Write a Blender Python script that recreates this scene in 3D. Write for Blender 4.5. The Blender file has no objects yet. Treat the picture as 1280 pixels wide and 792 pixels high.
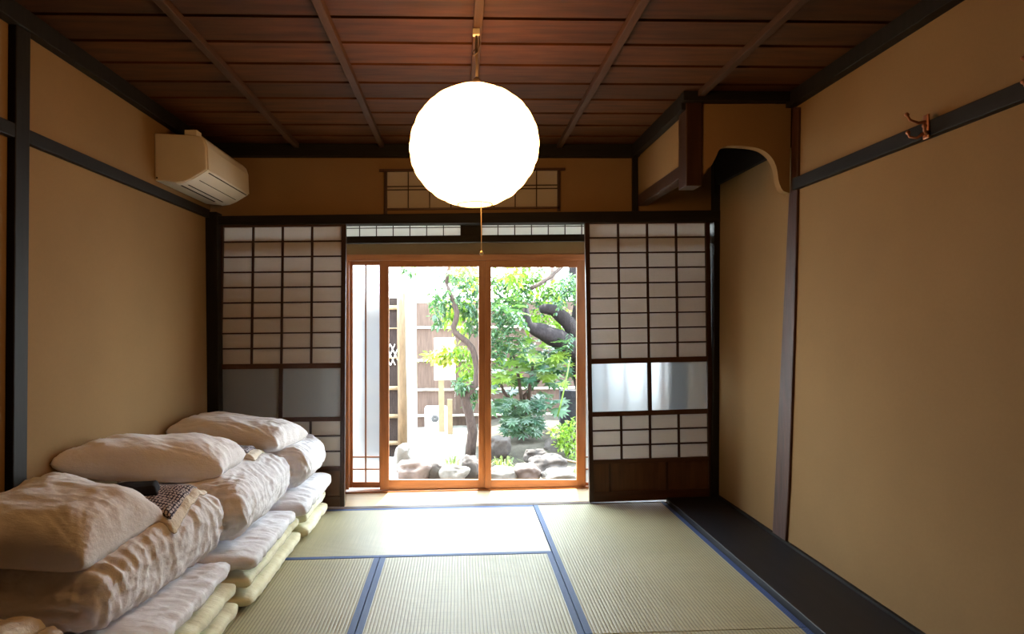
import bpy, bmesh, math, random
from mathutils import Vector, Matrix, noise
random.seed(7)
SKY, SUN, EXPO = 21.0, 42.0, 0.0
SUNDIR = (-.05, -.28, -1.0)
LANTERN = 12.5
PI = math.pi
C = bpy.context.scene.collection
S = bpy.context.scene

# ------------------------------------------------------------------ camera
FPX, EYE = 805.0, 1.28
PPX, PPY, YAW, ROLL = 609.0, 400.0, math.atan(35/805.0), 0.010
cam_d = bpy.data.cameras.new('camera')
cam = bpy.data.objects.new('camera', cam_d); C.objects.link(cam); S.camera = cam
cam_d.sensor_width = 36; cam_d.lens = FPX/1280*36
cam_d.shift_x = (640-PPX)/1280; cam_d.shift_y = (PPY-396)/1280
cam_d.clip_start = .05; cam_d.clip_end = 200
cam.location = (0, 0, EYE)
cam.rotation_euler = (Matrix.Rotation(-YAW, 3, 'Z') @ Matrix.Rotation(PI/2, 3, 'X') @ Matrix.Rotation(-ROLL, 3, 'Z')).to_euler()

# survey: turns a reading on the photograph into a point on a known wall, floor or depth plane
def ray(px, py):
    x = (px-PPX)/FPX; y = -(py-PPY)/FPX
    c, s = math.cos(ROLL), math.sin(ROLL)
    x, y = c*x+s*y, -s*x+c*y
    return Vector((math.sin(YAW)+x*math.cos(YAW), math.cos(YAW)-x*math.sin(YAW), y))
def atY(px, py, Y):
    d = ray(px, py); return Vector((0, 0, EYE)) + d*(Y/d.y)
def atX(px, py, X):
    d = ray(px, py); return Vector((0, 0, EYE)) + d*(X/d.x)
def atZ(px, py, Z):
    d = ray(px, py); return Vector((0, 0, EYE)) + d*((Z-EYE)/d.z)

# ------------------------------------------------------------------ materials
class NT:
    def __init__(s, name):
        s.m = bpy.data.materials.new(name); s.m.use_nodes = True
        s.t = s.m.node_tree; s.t.nodes.clear()
        s.out = s.n('ShaderNodeOutputMaterial')
    def n(s, typ, **kw):
        nd = s.t.nodes.new(typ)
        for k, v in kw.items():
            if hasattr(nd, k) and k not in nd.inputs: setattr(nd, k, v)
        return nd
    def l(s, a, b): s.t.links.new(a, b)
    def coords(s, scale=(1, 1, 1), rot=(0, 0, 0)):
        tc = s.n('ShaderNodeTexCoord'); mp = s.n('ShaderNodeMapping')
        mp.inputs['Scale'].default_value = scale; mp.inputs['Rotation'].default_value = rot
        s.l(tc.outputs['Object'], mp.inputs['Vector']); return mp.outputs['Vector']
    def noise(s, vec, scale, detail=4, rough=.55):
        nd = s.n('ShaderNodeTexNoise'); nd.inputs['Scale'].default_value = scale
        nd.inputs['Detail'].default_value = detail; nd.inputs['Roughness'].default_value = rough
        s.l(vec, nd.inputs['Vector']); return nd.outputs['Fac']
    def ramp(s, fac, stops):
        r = s.n('ShaderNodeValToRGB'); e = r.color_ramp.elements
        e[0].position, e[0].color = stops[0][0], (*stops[0][1], 1)
        e[1].position, e[1].color = stops[-1][0], (*stops[-1][1], 1)
        for p, c in stops[1:-1]:
            k = e.new(p); k.color = (*c, 1)
        s.l(fac, r.inputs['Fac']); return r.outputs['Color']
    def bump(s, h, strength, dist=.01):
        b = s.n('ShaderNodeBump'); b.inputs['Strength'].default_value = strength
        b.inputs['Distance'].default_value = dist; s.l(h, b.inputs['Height']); return b.outputs['Normal']
    def mix(s, a, b, fac, mode='MIX'):
        m = s.n('ShaderNodeMix'); m.data_type = 'RGBA'; m.blend_type = mode
        for sock, v in ((m.inputs[6], a), (m.inputs[7], b), (m.inputs[0], fac)):
            if hasattr(v, 'links'): s.l(v, sock)
            elif isinstance(v, (int, float)): sock.default_value = v
            else: sock.default_value = (*v, 1)
        return m.outputs[2]
    def math(s, op, a, b=0.0):
        m = s.n('ShaderNodeMath'); m.operation = op
        for sock, v in ((m.inputs[0], a), (m.inputs[1], b)):
            if hasattr(v, 'links'): s.l(v, sock)
            else: sock.default_value = v
        return m.outputs[0]
    def principled(s, col, rough=.6, spec=.5, normal=None, **kw):
        p = s.n('ShaderNodeBsdfPrincipled')
        if hasattr(col, 'links'): s.l(col, p.inputs['Base Color'])
        else: p.inputs['Base Color'].default_value = (*col, 1)
        if hasattr(rough, 'links'): s.l(rough, p.inputs['Roughness'])
        else: p.inputs['Roughness'].default_value = rough
        p.inputs['Specular IOR Level'].default_value = spec
        for k, v in kw.items(): p.inputs[k].default_value = v
        if normal is not None: s.l(normal, p.inputs['Normal'])
        return p.outputs['BSDF']
    def mixs(s, a, b, fac):
        m = s.n('ShaderNodeMixShader')
        if hasattr(fac, 'links'): s.l(fac, m.inputs[0])
        else: m.inputs[0].default_value = fac
        s.l(a, m.inputs[1]); s.l(b, m.inputs[2]); return m.outputs[0]
    def done(s, sh):
        s.l(sh, s.out.inputs['Surface']); return s.m

def sc(c, k): return tuple(min(1, v*k) for v in c)
def m_plain(name, col, rough=.6, spec=.4, var=.12, nscale=8, bump=0, bscale=60, **kw):
    t = NT(name); v = t.coords()
    col_s = t.ramp(t.noise(v, nscale), [(.3, sc(col, 1-var)), (.7, sc(col, 1+var))])
    nm = t.bump(t.noise(v, bscale, 5), bump, .004) if bump else None
    return t.done(t.principled(col_s, rough, spec, nm, **kw))
def m_wood(name, col, stretch=(1, 12, 12), rough=.5, spec=.4, var=.35, scale=3, bump=.15, island=.0):
    t = NT(name); v = t.coords(stretch)
    f = t.noise(v, scale, 6, .6)
    c = t.ramp(f, [(.25, sc(col, 1-var)), (.5, col), (.75, sc(col, 1+var))])
    if island:
        g = t.n('ShaderNodeNewGeometry')
        k = t.ramp(g.outputs['Random Per Island'], [(0, (1-island,)*3), (1, (1, 1, 1))])
        c = t.mix(c, k, 1.0, 'MULTIPLY')
    return t.done(t.principled(c, rough, spec, t.bump(f, bump, .004)))

M = {}
def plaster(name, col):
    t = NT(name); v = t.coords()
    a = t.noise(v, 1.3, 3); b = t.noise(v, 90, 4)
    c = t.mix(t.ramp(a, [(.3, sc(col, .93)), (.7, sc(col, 1.05))]), t.ramp(b, [(.35, (.97,)*3), (.65, (1,)*3)]), 1.0, 'MULTIPLY')
    return t.done(t.principled(c, .92, .15, t.bump(b, .08, .002)))
M['plaster'] = plaster('plaster', (.25, .155, .070))
M['black_wood'] = m_wood('black_wood', (.012, .010, .009), (10, 10, 1), .6, .18)
M['black_wood_x'] = m_wood('black_wood_x', (.012, .010, .009), (1, 10, 10), .6, .18)
M['black_wood_y'] = m_wood('black_wood_y', (.012, .010, .009), (10, 1, 10), .6, .18)
M['lacquer'] = m_wood('lacquer', (.012, .012, .016), (14, 1, 14), .42, .2, .3, 2, .05)
M['dark_wood'] = m_wood('dark_wood', (.034, .013, .007), (10, 10, 1), .45, .4)
M['dark_wood_x'] = m_wood('dark_wood_x', (.060, .022, .010), (1, 10, 10), .45, .4)
M['board_wood'] = m_wood('board_wood', (.085, .035, .016), (10, 10, 1), .45, .4)
M['log_wood'] = m_wood('log_wood', (.055, .020, .012), (9, 9, 1.2), .5, .4, .6, 4, .5)
M['batten_wood'] = m_wood('batten_wood', (.050, .024, .014), (10, 1, 10), .6, .2)
M['ceiling_wood'] = m_wood('ceiling_wood', (.070, .0225, .0048), (1.3, 10, 10), .62, .22, .6, 2.2, .12, .45)
M['door_wood'] = m_wood('door_wood', (.35, .135, .045), (12, 12, 1), .4, .45, .25)
M['door_wood_x'] = m_wood('door_wood_x', (.35, .135, .045), (1, 12, 12), .4, .45, .25)
M['sill_wood'] = m_wood('sill_wood', (.62, .45, .27), (1, 14, 14), .35, .5, .15)
M['white_plastic'] = m_plain('white_plastic', (.66, .60, .50), .4, .5, .03)
M['outlet_plastic'] = m_plain('outlet_plastic', (.74, .72, .66), .45, .5, .03)
M['slot'] = m_plain('slot', (.03, .028, .025), .8, .2)
M['copper'] = m_plain('copper', (.36, .14, .07), .4, .5, .2, 30, Metallic=.5)
M['brass'] = m_plain('brass', (.75, .55, .25), .35, .5, .1, 30, Metallic=.8)
M['cord'] = m_plain('cord', (.10, .07, .05), .6)
M['ivory'] = m_plain('ivory', (.85, .78, .62), .5)
M['pull_cord'] = m_plain('pull_cord', (.5, .36, .2), .8)

def translucent(name, col, tr, tcol, gloss=0, rough=.3, fibre=0, haze=0):
    t = NT(name); v = t.coords()
    c = col
    if fibre:
        f = t.noise(t.coords((1, 1, 4)), 40, 5)
        c = t.ramp(f, [(.3, sc(col, 1-fibre)), (.7, col)])
    d = t.principled(c, .9 if not gloss else rough, .5 if gloss else .1)
    tb = t.n('ShaderNodeBsdfTranslucent'); tb.inputs['Color'].default_value = (*tcol, 1)
    sh = t.mixs(d, tb.outputs[0], tr)
    if haze:
        r = t.n('ShaderNodeBsdfRefraction'); r.inputs['Roughness'].default_value = .33
        r.inputs['IOR'].default_value = 1.25; r.inputs['Color'].default_value = (.9, .93, .95, 1)
        b = t.bump(t.noise(v, 260, 2), .25, .002); t.l(b, r.inputs['Normal'])
        sh = t.mixs(sh, r.outputs[0], haze)
    return t.done(sh)
M['paper'] = translucent('shoji_paper', (.62, .56, .49), .33, (.62, .60, .58), fibre=.06)
M['frost'] = translucent('frosted_glass', (.20, .20, .20), .34, (.50, .51, .51), 1, .35, 0, .68)
M['frost_window'] = translucent('frosted_window', (.20, .21, .22), .30, (.40, .42, .44), 1, .35, 0, .62)
M['milk_glass'] = translucent('milk_glass', (.56, .56, .52), .55, (.80, .78, .73), 1, .35)
def clear_glass():
    t = NT('clear_glass')
    tr = t.n('ShaderNodeBsdfTransparent'); tr.inputs['Color'].default_value = (.95, .97, .96, 1)
    gl = t.n('ShaderNodeBsdfGlossy'); gl.inputs['Roughness'].default_value = .02
    fr = t.n('ShaderNodeFresnel'); ge = t.n('ShaderNodeNewGeometry')   # same reflectance on both faces of the thin pane
    t.l(t.math('ADD', t.math('MULTIPLY', ge.outputs['Backfacing'], 1/1.3-1.3), 1.3), fr.inputs['IOR'])
    return t.done(t.mixs(tr.outputs[0], gl.outputs[0], fr.outputs[0]))
M['glass'] = clear_glass()

def tatami(name, axis, rough=.42, spec=.55):
    t = NT(name); tc = t.n('ShaderNodeTexCoord'); sp = t.n('ShaderNodeSeparateXYZ')
    t.l(tc.outputs['Object'], sp.inputs[0])
    a, b = (sp.outputs['X'], sp.outputs['Y']) if axis == 'Y' else (sp.outputs['Y'], sp.outputs['X'])
    rib = t.math('ABSOLUTE', t.math('SINE', t.math('MULTIPLY', a, PI/.0155)))
    row = t.math('FLOOR', t.math('MULTIPLY', a, 1/.0155))
    rush = t.math('SINE', t.math('ADD', t.math('MULTIPLY', b, 2*PI/.0062), t.math('MULTIPLY', row, PI)))
    h = t.math('ADD', t.math('POWER', rib, .6), t.math('MULTIPLY', rush, .18))
    v = t.coords((1, 1, 1)); big = t.noise(v, 2.2, 4)
    vv = t.coords((3, 260, 1) if axis == 'Y' else (260, 3, 1)); fib = t.noise(vv, 1, 3)
    c = t.ramp(big, [(.3, (.40, .355, .215)), (.7, (.47, .42, .265))])
    c = t.mix(c, t.ramp(fib, [(.3, (.78,)*3), (.7, (1.1, 1.08, 1.0))]), .8, 'MULTIPLY')
    c = t.mix(c, t.ramp(rib, [(.0, (.30,)*3), (.6, (1,)*3)]), .9, 'MULTIPLY')
    return t.done(t.principled(c, rough, spec, t.bump(h, .5 if axis == 'Y' else .3, .002)))
M['tatami_y'] = tatami('tatami_weave_long', 'Y')
M['tatami_x'] = tatami('tatami_weave_across', 'X', .40, 1.0)
def heri():
    t = NT('heri_cloth'); v = t.coords()
    w = t.n('ShaderNodeTexChecker'); w.inputs['Scale'].default_value = 160; t.l(v, w.inputs['Vector'])
    c = t.mix((.035, .065, .18), (.055, .10, .26), w.outputs['Fac'])
    return t.done(t.principled(c, .6, .4, t.bump(t.noise(v, 400, 2), .3, .001)))
M['heri'] = heri()

def cloth(name, col, var=.05, bump=.35, sheen=.2):
    t = NT(name); v = t.coords()
    c = t.ramp(t.noise(v, 5, 4), [(.3, sc(col, 1-var)), (.7, sc(col, 1+var))])
    n1 = t.noise(t.coords((1, 3, 3)), 14, 6, .6)
    n2 = t.noise(v, 500, 2)
    h = t.math('ADD', n1, t.math('MULTIPLY', n2, .05))
    return t.done(t.principled(c, .85, .2, t.bump(h, bump, .012), **{'Sheen Weight': sheen}))
M['sheet'] = cloth('white_sheet', (.79, .785, .83))
M['pillowcase'] = cloth('pillowcase', (.79, .77, .79), bump=.3)
M['cream'] = cloth('cream_cotton', (.76, .72, .52), bump=.4)
M['towel'] = cloth('towel_terry', (.74, .66, .56), bump=.6)
M['obi'] = cloth('obi_cloth', (.012, .011, .016), bump=.3, sheen=.0)
def yukata():
    t = NT('yukata_print'); tc = t.n('ShaderNodeTexCoord'); v = tc.outputs['Object']
    sp = t.n('ShaderNodeSeparateXYZ'); t.l(v, sp.inputs[0])
    nz = t.noise(v, 30, 2)
    def lines(s, pitch, w, wob):
        a = t.math('ADD', t.math('MULTIPLY', s, 1/pitch), t.math('MULTIPLY', nz, wob))
        return t.math('LESS_THAN', t.math('FRACT', a), w)
    g = t.math('MAXIMUM', lines(sp.outputs['X'], .012, .40, .3), lines(sp.outputs['Y'], .017, .36, .3))
    sp2 = t.math('GREATER_THAN', t.noise(v, 130, 1), .40)
    g = t.math('MULTIPLY', g, sp2)
    c = t.mix((.56, .50, .52), (.035, .030, .055), g)
    return t.done(t.principled(c, .85, .2, t.bump(t.noise(v, 40, 3), .3, .006)))
M['yukata'] = yukata()

def lantern():
    t = NT('lantern_paper'); v = t.coords((1, 1, 3))
    f = t.noise(v, 16, 6, .65)
    k = t.ramp(f, [(.31, (.8, .74, .44)), (.40, (1,)*3)])
    c = t.mix((1.0, .50, .165), k, 1.0, 'MULTIPLY')
    e = t.n('ShaderNodeEmission'); t.l(c, e.inputs['Color']); e.inputs['Strength'].default_value = LANTERN
    return t.done(e.outputs[0])
M['lantern'] = lantern()

# outdoors
def leaf(name, a, b, tr, gloss=.35):
    t = NT(name); g = t.n('ShaderNodeNewGeometry')
    c = t.ramp(g.outputs['Random Per Island'], [(0, a), (1, b)])
    d = t.principled(c, gloss, .5)
    tb = t.n('ShaderNodeBsdfTranslucent'); t.l(t.mix(c, (1.6, 2.0, .5), 1.0, 'MULTIPLY'), tb.inputs['Color'])
    return t.done(t.mixs(d, tb.outputs[0], tr))
M['leaf_blue'] = leaf('leaf_bluegreen', (.026, .064, .044), (.095, .16, .105), .30, .26)  # bluish green puts the shade on unlit leaves into their colour
M['leaf_bright'] = leaf('leaf_bright', (.080, .145, .030), (.21, .29, .065), .42, .3)  # sun on the lit leaves put into the colour; bush and cane share it
M['leaf_yellow'] = leaf('leaf_yellow', (.20, .20, .05), (.30, .26, .08), .5)  # yellow stands in for the overexposed, backlit leaves
M['grass'] = leaf('grass_blade', (.10, .14, .05), (.20, .22, .10), .35)
M['bark'] = m_wood('bark', (.060, .043, .038), (6, 6, 1.6), .9, .15, .5, 9, .9)
M['dark_bark'] = m_wood('dark_bark', (.024, .020, .022), (6, 6, 2), .9, .15, .5, 9, .9)
M['rock'] = m_plain('garden_rock', (.075, .064, .060), .9, .2, .35, 7, .9, 14)
M['pink_rock'] = m_plain('pink_rock', (.13, .10, .092), .9, .2, .25, 7, .9, 14)
M['pale_rock'] = m_plain('pale_rock', (.15, .14, .13), .9, .2, .2, 7, .8, 14)
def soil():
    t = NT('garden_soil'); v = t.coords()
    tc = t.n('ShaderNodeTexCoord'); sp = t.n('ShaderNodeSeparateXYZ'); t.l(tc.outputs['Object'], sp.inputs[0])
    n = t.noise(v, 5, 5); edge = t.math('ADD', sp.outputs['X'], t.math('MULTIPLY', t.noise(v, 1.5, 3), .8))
    pale = t.ramp(n, [(.3, (.19, .175, .155)), (.7, (.28, .26, .235))])     # left side paler: direct sun put into the colour
    dark = t.ramp(n, [(.3, (.045, .038, .030)), (.7, (.095, .083, .068))])  # right side darker: tree shade put into the colour
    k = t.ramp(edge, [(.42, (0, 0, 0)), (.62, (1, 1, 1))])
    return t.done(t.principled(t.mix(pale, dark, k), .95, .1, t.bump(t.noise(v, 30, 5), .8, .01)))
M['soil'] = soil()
M['fence_wood'] = m_wood('fence_wood', (.11, .073, .060), (7, 7, .8), .8, .2, .3, 5, .3, .3)
M['bamboo'] = m_wood('bamboo', (.24, .175, .105), (3, 3, 3), .5, .4, .15)
M['brush'] = m_wood('brushwood', (.035, .026, .024), (16, 16, .9), .9, .1, .5, 8, .9)
M['pale_post'] = m_wood('pale_post', (.80, .74, .62), (9, 9, 1), .7, .3, .1)
M['tan_post'] = m_wood('tan_post', (.13, .085, .048), (9, 9, 1.5), .7, .3, .35, 5, .6)
M['white_paint'] = m_plain('white_paint', (.85, .85, .83), .5, .4, .03)
M['grey_stone'] = m_plain('grey_stone', (.055, .055, .066), .9, .2, .2, 10, .5, 30)
M['roof'] = m_plain('eave_soffit', (.20, .13, .08), .8, .2)

# ------------------------------------------------------------------ mesh tools
class G:
    def __init__(s): s.v = []; s.f = []
    def add(s, vs, fs):
        o = len(s.v); s.v += [Vector(p) for p in vs]; s.f += [tuple(i+o for i in f) for f in fs]; return s
    def box(s, x0, x1, y0, y1, z0, z1):
        return s.add([(x, y, z) for z in (z0, z1) for x, y in ((x0, y0), (x1, y0), (x1, y1), (x0, y1))],
                     [(3, 2, 1, 0), (4, 5, 6, 7), (0, 1, 5, 4), (1, 2, 6, 5), (2, 3, 7, 6), (3, 0, 4, 7)])
    def prism(s, pts, off):
        pts = [Vector(p) for p in pts]; off = Vector(off); n = len(pts)
        nm = Vector((0, 0, 0))
        for i in range(n):
            nm += (pts[i]-pts[0]).cross(pts[(i+1) % n]-pts[0])
        if nm.dot(off) > 0: pts.reverse()
        return s.add(pts+[p+off for p in pts], [tuple(range(n)), tuple(range(2*n-1, n-1, -1))] +
                     [(i, i+n, (i+1) % n+n, (i+1) % n) for i in range(n)])
    def tube(s, path, rad, n=10, cap=True, rough=0, seed=0):
        path = [Vector(p) for p in path]
        if not isinstance(rad, (list, tuple)): rad = [rad]*len(path)
        rings = []; up = None
        for i, p in enumerate(path):
            d = (path[min(i+1, len(path)-1)]-path[max(i-1, 0)]).normalized()
            if up is None: up = Vector((0, 0, 1)) if abs(d.z) < .9 else Vector((1, 0, 0))
            a = d.cross(up).normalized(); b = d.cross(a).normalized(); up = -b
            ring = []
            for k in range(n):
                w = 2*PI*k/n; q = p+(a*math.cos(w)+b*math.sin(w))*rad[i]
                if rough: q += (q-p)*rough*noise.noise(q*9+Vector((seed, 0, 0)))
                ring.append(q)
            rings.append(ring)
        vs = [q for r in rings for q in r]; m = len(path)
        fs = [(i*n+k, i*n+(k+1) % n, (i+1)*n+(k+1) % n, (i+1)*n+k) for i in range(m-1) for k in range(n)]
        if cap: fs += [tuple(range(n-1, -1, -1)), tuple(range((m-1)*n, m*n))]
        return s.add(vs, fs)
    def lathe(s, prof, c, n=24):
        c = Vector(c); m = len(prof)
        vs = [c+Vector((r*math.cos(2*PI*k/n), r*math.sin(2*PI*k/n), z)) for r, z in prof for k in range(n)]
        fs = [(i*n+k, i*n+(k+1) % n, (i+1)*n+(k+1) % n, (i+1)*n+k) for i in range(m-1) for k in range(n)]
        return s.add(vs, fs)
    def build(s, name, mat, parent=None, smooth=False, bevel=0, origin=None):
        if origin is None:
            if parent is not None: origin = Vector(parent['o'])
            else:
                xs = [p.x for p in s.v]; ys = [p.y for p in s.v]
                origin = Vector(((min(xs)+max(xs))/2, (min(ys)+max(ys))/2, min(p.z for p in s.v)))
        origin = Vector(origin)
        me = bpy.data.meshes.new(name)
        me.from_pydata([p-origin for p in s.v], [], s.f); me.update()
        if smooth: me.polygons.foreach_set('use_smooth', [True]*len(me.polygons))
        me.materials.append(M[mat] if isinstance(mat, str) else mat)
        o = bpy.data.objects.new(name, me); C.objects.link(o)
        o['o'] = list(origin)
        if parent is not None:
            o.parent = parent; o.location = origin-Vector(parent['o'])
        else: o.location = origin
        if bevel:
            b = o.modifiers.new('bevel', 'BEVEL'); b.width = bevel; b.segments = 2; b.limit_method = 'ANGLE'; b.angle_limit = .6
        return o
def thing(name, label, cat, loc, group=None):
    o = bpy.data.objects.new(name, None); C.objects.link(o); o.location = loc; o['o'] = list(loc)
    o.empty_display_size = .1
    return tag(o, label, cat, group)
def tag(o, label, cat, group=None, kind=None):
    o['label'] = label; o['category'] = cat
    if group: o['group'] = group
    if kind: o['kind'] = kind
    return o
def struct(o, label, cat):
    o['kind'] = 'structure'; o['label'] = label; o['category'] = cat; return o
def sroot(name, label, cat, loc):
    o = bpy.data.objects.new(name, None); C.objects.link(o); o.location = loc; o['o'] = list(loc)
    return struct(o, label, cat)
def polyY(px, Y): return [atY(x, y, Y) for x, y in px]
def polyX(px, X): return [atX(x, y, X) for x, y in px]
# ------------------------------------------------------------------ the room
XL, YB, YF, ZC = -1.68, 4.44, -1.3, 2.485
def XR(z): return 1.79+.014*z
def wallx(g, x_of_z, y0, y1, z0, z1, t):
    a = [(x_of_z(z0), y0, z0), (x_of_z(z0), y1, z0), (x_of_z(z1), y1, z1), (x_of_z(z1), y0, z1)]
    return g.prism(a, (t, 0, 0))
struct(G().box(-1.9, 2.05, YF-.1, 4.45, -.20, -.056).build('floor', 'dark_wood_x'), 'dark wooden floor base under the tatami mats', 'floor')
struct(G().box(XL-.1, XL, YF-.1, 4.45, -.2, 2.60).build('wall_left', 'plaster'), 'tan plaster left wall with black post and rail', 'wall')
struct(wallx(G(), XR, YF-.1, 4.45, -.2, 2.6, .12).build('wall_right', 'plaster'), 'tan plaster right wall above the black floor board', 'wall')
struct(G().box(XL-.1, 2.0, YF-.1, YF, -.2, 2.6).build('wall_front', 'board_wood'), 'dark board wall closing the room behind the viewer', 'wall')  # unseen wall, made dark to cut bounce light on the near walls
struct(G().box(XL-.1, 2.0, 4.46, 4.52, 1.985, 2.6).build('wall_back', 'plaster'), 'tan plaster wall above the shoji screens', 'wall')
g = G(); y = 4.46
while y > YF:
    y0 = max(y-.235, YF)
    g.prism([(XL, y-.011, 2.490), (XL, y0, 2.484), (XL, y0, 2.496), (XL, y-.011, 2.502)], (3.54, 0, 0)); y -= .235
struct(g.build('ceiling', 'ceiling_wood'), 'brown ceiling of lapped cedar boards', 'ceiling')
struct(G().box(-1.9, 2.05, YF-.1, 4.6, 2.53, 2.6).build('roof_slab', 'roof'), 'dark boarding above the ceiling', 'roof')
for i, x in enumerate((-1.086, -.513, .087, .70, 1.295)):
    wh = ('leftmost', 'second from the left', 'middle', 'second from the right', 'rightmost')[i]
    struct(G().box(x-.018, x+.018, YF, 4.40, 2.455, 2.486).build('trim_%d' % (i+1), 'batten_wood', bevel=.003),
           'brown ceiling batten running to the window, %s of five' % wh, 'batten')
tn = [5]
def trim(g, mat, label, cat='trim', bevel=.003):
    tn[0] += 1
    return struct(g.build('trim_%d' % tn[0], mat, bevel=bevel), label, cat)
trim(G().box(XL, XL+.045, YF, 4.40, 2.408, 2.484), 'black_wood', 'dark moulding where left wall meets ceiling')
trim(G().box(XL, 1.26, 4.395, 4.46, 2.402, 2.484), 'black_wood_x', 'dark moulding where back wall meets ceiling')
trim(G().box(1.775, 1.83, YF, 3.41, 2.41, 2.484), 'black_wood', 'dark moulding where right wall meets ceiling')
trim(G().box(1.20, 1.83, 3.36, 3.41, 2.435, 2.484), 'black_wood_x', 'dark moulding above the scalloped hanging wall')
trim(G().box(1.205, 1.25, 3.41, 4.40, 2.40, 2.484), 'black_wood', 'dark moulding above the side of the hanging wall')
trim(G().box(XL, XL+.027, YF, 4.37, 1.980, 2.035), 'black_wood_y', 'black horizontal rail along the left wall', 'rail')
g = G(); wallx(g, lambda z: XR(z)-.03, YF, 3.375, 1.960, 2.022, .05)
trim(g, 'black_wood_y', 'black horizontal rail with hooks along the right wall', 'rail')
trim(G().prism([(-1.65, 2.430, -.06), (-1.65, 2.508, -.06), (-1.65, 2.578, 2.484), (-1.65, 2.495, 2.484)], (-.06, 0, 0)), 'black_wood', 'thick black post on the left wall', 'post', .005)
trim(G().box(XL-.01, -1.607, 4.36, 4.47, -.06, 2.02), 'black_wood', 'black corner post left of the left shoji screen', 'post')
trim(G().prism(polyY([(262, 269.8), (906, 262.3), (906, 276.5), (262, 280.5)], 4.395), (0, .12, 0)), 'black_wood_x', 'long black lintel above the shoji screens', 'lintel')
trim(G().prism(polyY([(791, 190), (797.5, 190), (797.5, 264), (791, 264)], 4.43), (0, .035, 0)), 'black_wood', 'thin dark upright on the back wall beside the hanging wall', 'post')
trim(G().prism(polyY([(893, 170), (909, 170), (908, 420), (902, 640), (889.5, 640), (893, 420)], 4.40), (0, .12, 0)), 'black_wood', 'black corner post right of the right shoji screen', 'post')
# hanging wall of the alcove
trim(G().box(1.250, 1.325, 3.46, 4.46, 2.07, 2.14), 'dark_wood', 'dark beam under the side of the hanging wall', 'beam')
struct(G().box(1.258, 1.315, 3.50, 4.46, 2.135, 2.484).build('wall_side', 'plaster'), 'pale plaster side panel of the hanging wall above its beam', 'wall')
trim(G().prism(polyY([(858, 128), (878, 128), (877.5, 232), (858, 232)], 3.40), (0, .125, 0)), 'dark_wood', 'short dark post hanging from the ceiling at the alcove', 'post', .004)
arch = [(876, 130), (989, 130), (987, 241.5), (980, 239), (976, 234), (973, 224), (971, 210), (965.5, 198), (956, 189), (945, 184.5), (930, 182.5), (915, 182), (906, 183), (901, 185.5), (898, 189), (895.5, 195), (892.5, 201), (889, 207), (884, 211), (876, 216)]
def smooth_loop(p, keep):
    out = []
    for i in range(len(p)):
        a, b = p[i], p[(i+1) % len(p)]
        if i < keep or i == len(p)-1: out.append(a); continue
        z, c = p[i-1], p[(i+2) % len(p)]
        for k in range(4):
            u = k/4; u2, u3 = u*u, u*u*u
            out.append(tuple(.5*((2*a[j])+(-z[j]+b[j])*u+(2*z[j]-5*a[j]+4*b[j]-c[j])*u2+(-z[j]+3*a[j]-3*b[j]+c[j])*u3) for j in (0, 1)))
    return out
arch = smooth_loop(arch, 3)
pts = polyY(arch, 3.41)
for p in pts:
    if p.z > 2.44: p.z = 2.48
g = G().prism(pts, (0, .05, 0))
struct(g.build('wall_hanging', 'plaster'), 'plaster hanging wall with a scalloped arch in front of the alcove', 'wall')
g = G(); g.prism([(1.79, 3.44, 2.205), (1.79, 4.42, 2.205), (1.79, 4.42, 2.483), (1.79, 3.44, 2.483)], (.06, 0, 0))
trim(g, 'black_wood_y', 'black board high on the alcove wall behind the arch', 'board')
p = polyX([(988, 134), (996, 134), (995.5, 245), (994, 400), (990, 600), (987, 668), (986, 690), (969, 690), (971, 640), (976, 500), (983, 300), (985, 245), (987, 236)], 1.80)

for q in p: q.x = XR(q.z)-.014
trim(G().prism(p, (.06, 0, 0)), 'log_wood', 'rough red brown post beside the alcove', 'post', .006)
g = G(); wallx(g, lambda z: 1.423, YF, 4.415, -.06, .038, .40)
trim(g, 'lacquer', 'wide black lacquered floor board along the right wall', 'floor board', .003)
g = G(); wallx(g, lambda z: XR(z)-.016, YF, 4.40, .036, .052, .03)
struct(g.build('baseboard_right', 'black_wood_y'), 'thin black strip along the foot of the right wall', 'baseboard')
struct(G().box(XL, -1.425, YF, 4.415, -.06, -.002).build('baseboard_left', 'black_wood_y'), 'dark board beside the mats along the left wall', 'baseboard')
trim(G().box(-1.75, 1.93, 4.432, 4.49, -.06, .003), 'dark_wood_x', 'dark grooved threshold under the shoji screens', 'threshold')

# mats
def mat(label, x0, x1, y0, y1, axis, grp=None):
    t = thing('tatami_mat', label, 'mat', ((x0+x1)/2, (y0+y1)/2, -.056), 'tatami mats on the floor')
    G().box(x0+.001, x1-.001, y0+.001, y1-.001, -.056, 0).build('weave', 'tatami_'+axis.lower(), t, bevel=.002)
    w = .030
    if axis == 'Y': bs = ((x0+.0006, x0+w, y0+.001, y1-.001), (x1-w, x1-.0006, y0+.001, y1-.001))
    else: bs = ((x0+.001, x1-.001, y0+.0006, y0+w), (x0+.001, x1-.001, y1-w, y1-.0006))
    for b in bs: G().box(*b, -.05, .0014).build('cloth_border', 'heri', t)
mat('pale sunlit tatami mat lying crosswise in front of the open window', -1.42, .497, 3.515, 4.430, 'X')
mat('olive tatami mat beside the black floor board below the right shoji', .50, 1.421, 2.600, 4.430, 'Y')
mat('tatami mat at the middle bottom between two blue cloth borders', -.440, .497, 1.640, 3.512, 'Y')
mat('tatami mat half under the bedding at the bottom, left of the blue border', -1.42, -.443, 1.640, 3.512, 'Y')
mat('tatami mat at the bottom edge, nearest along the black floor board', .50, 1.421, .70, 2.597, 'Y')

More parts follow.
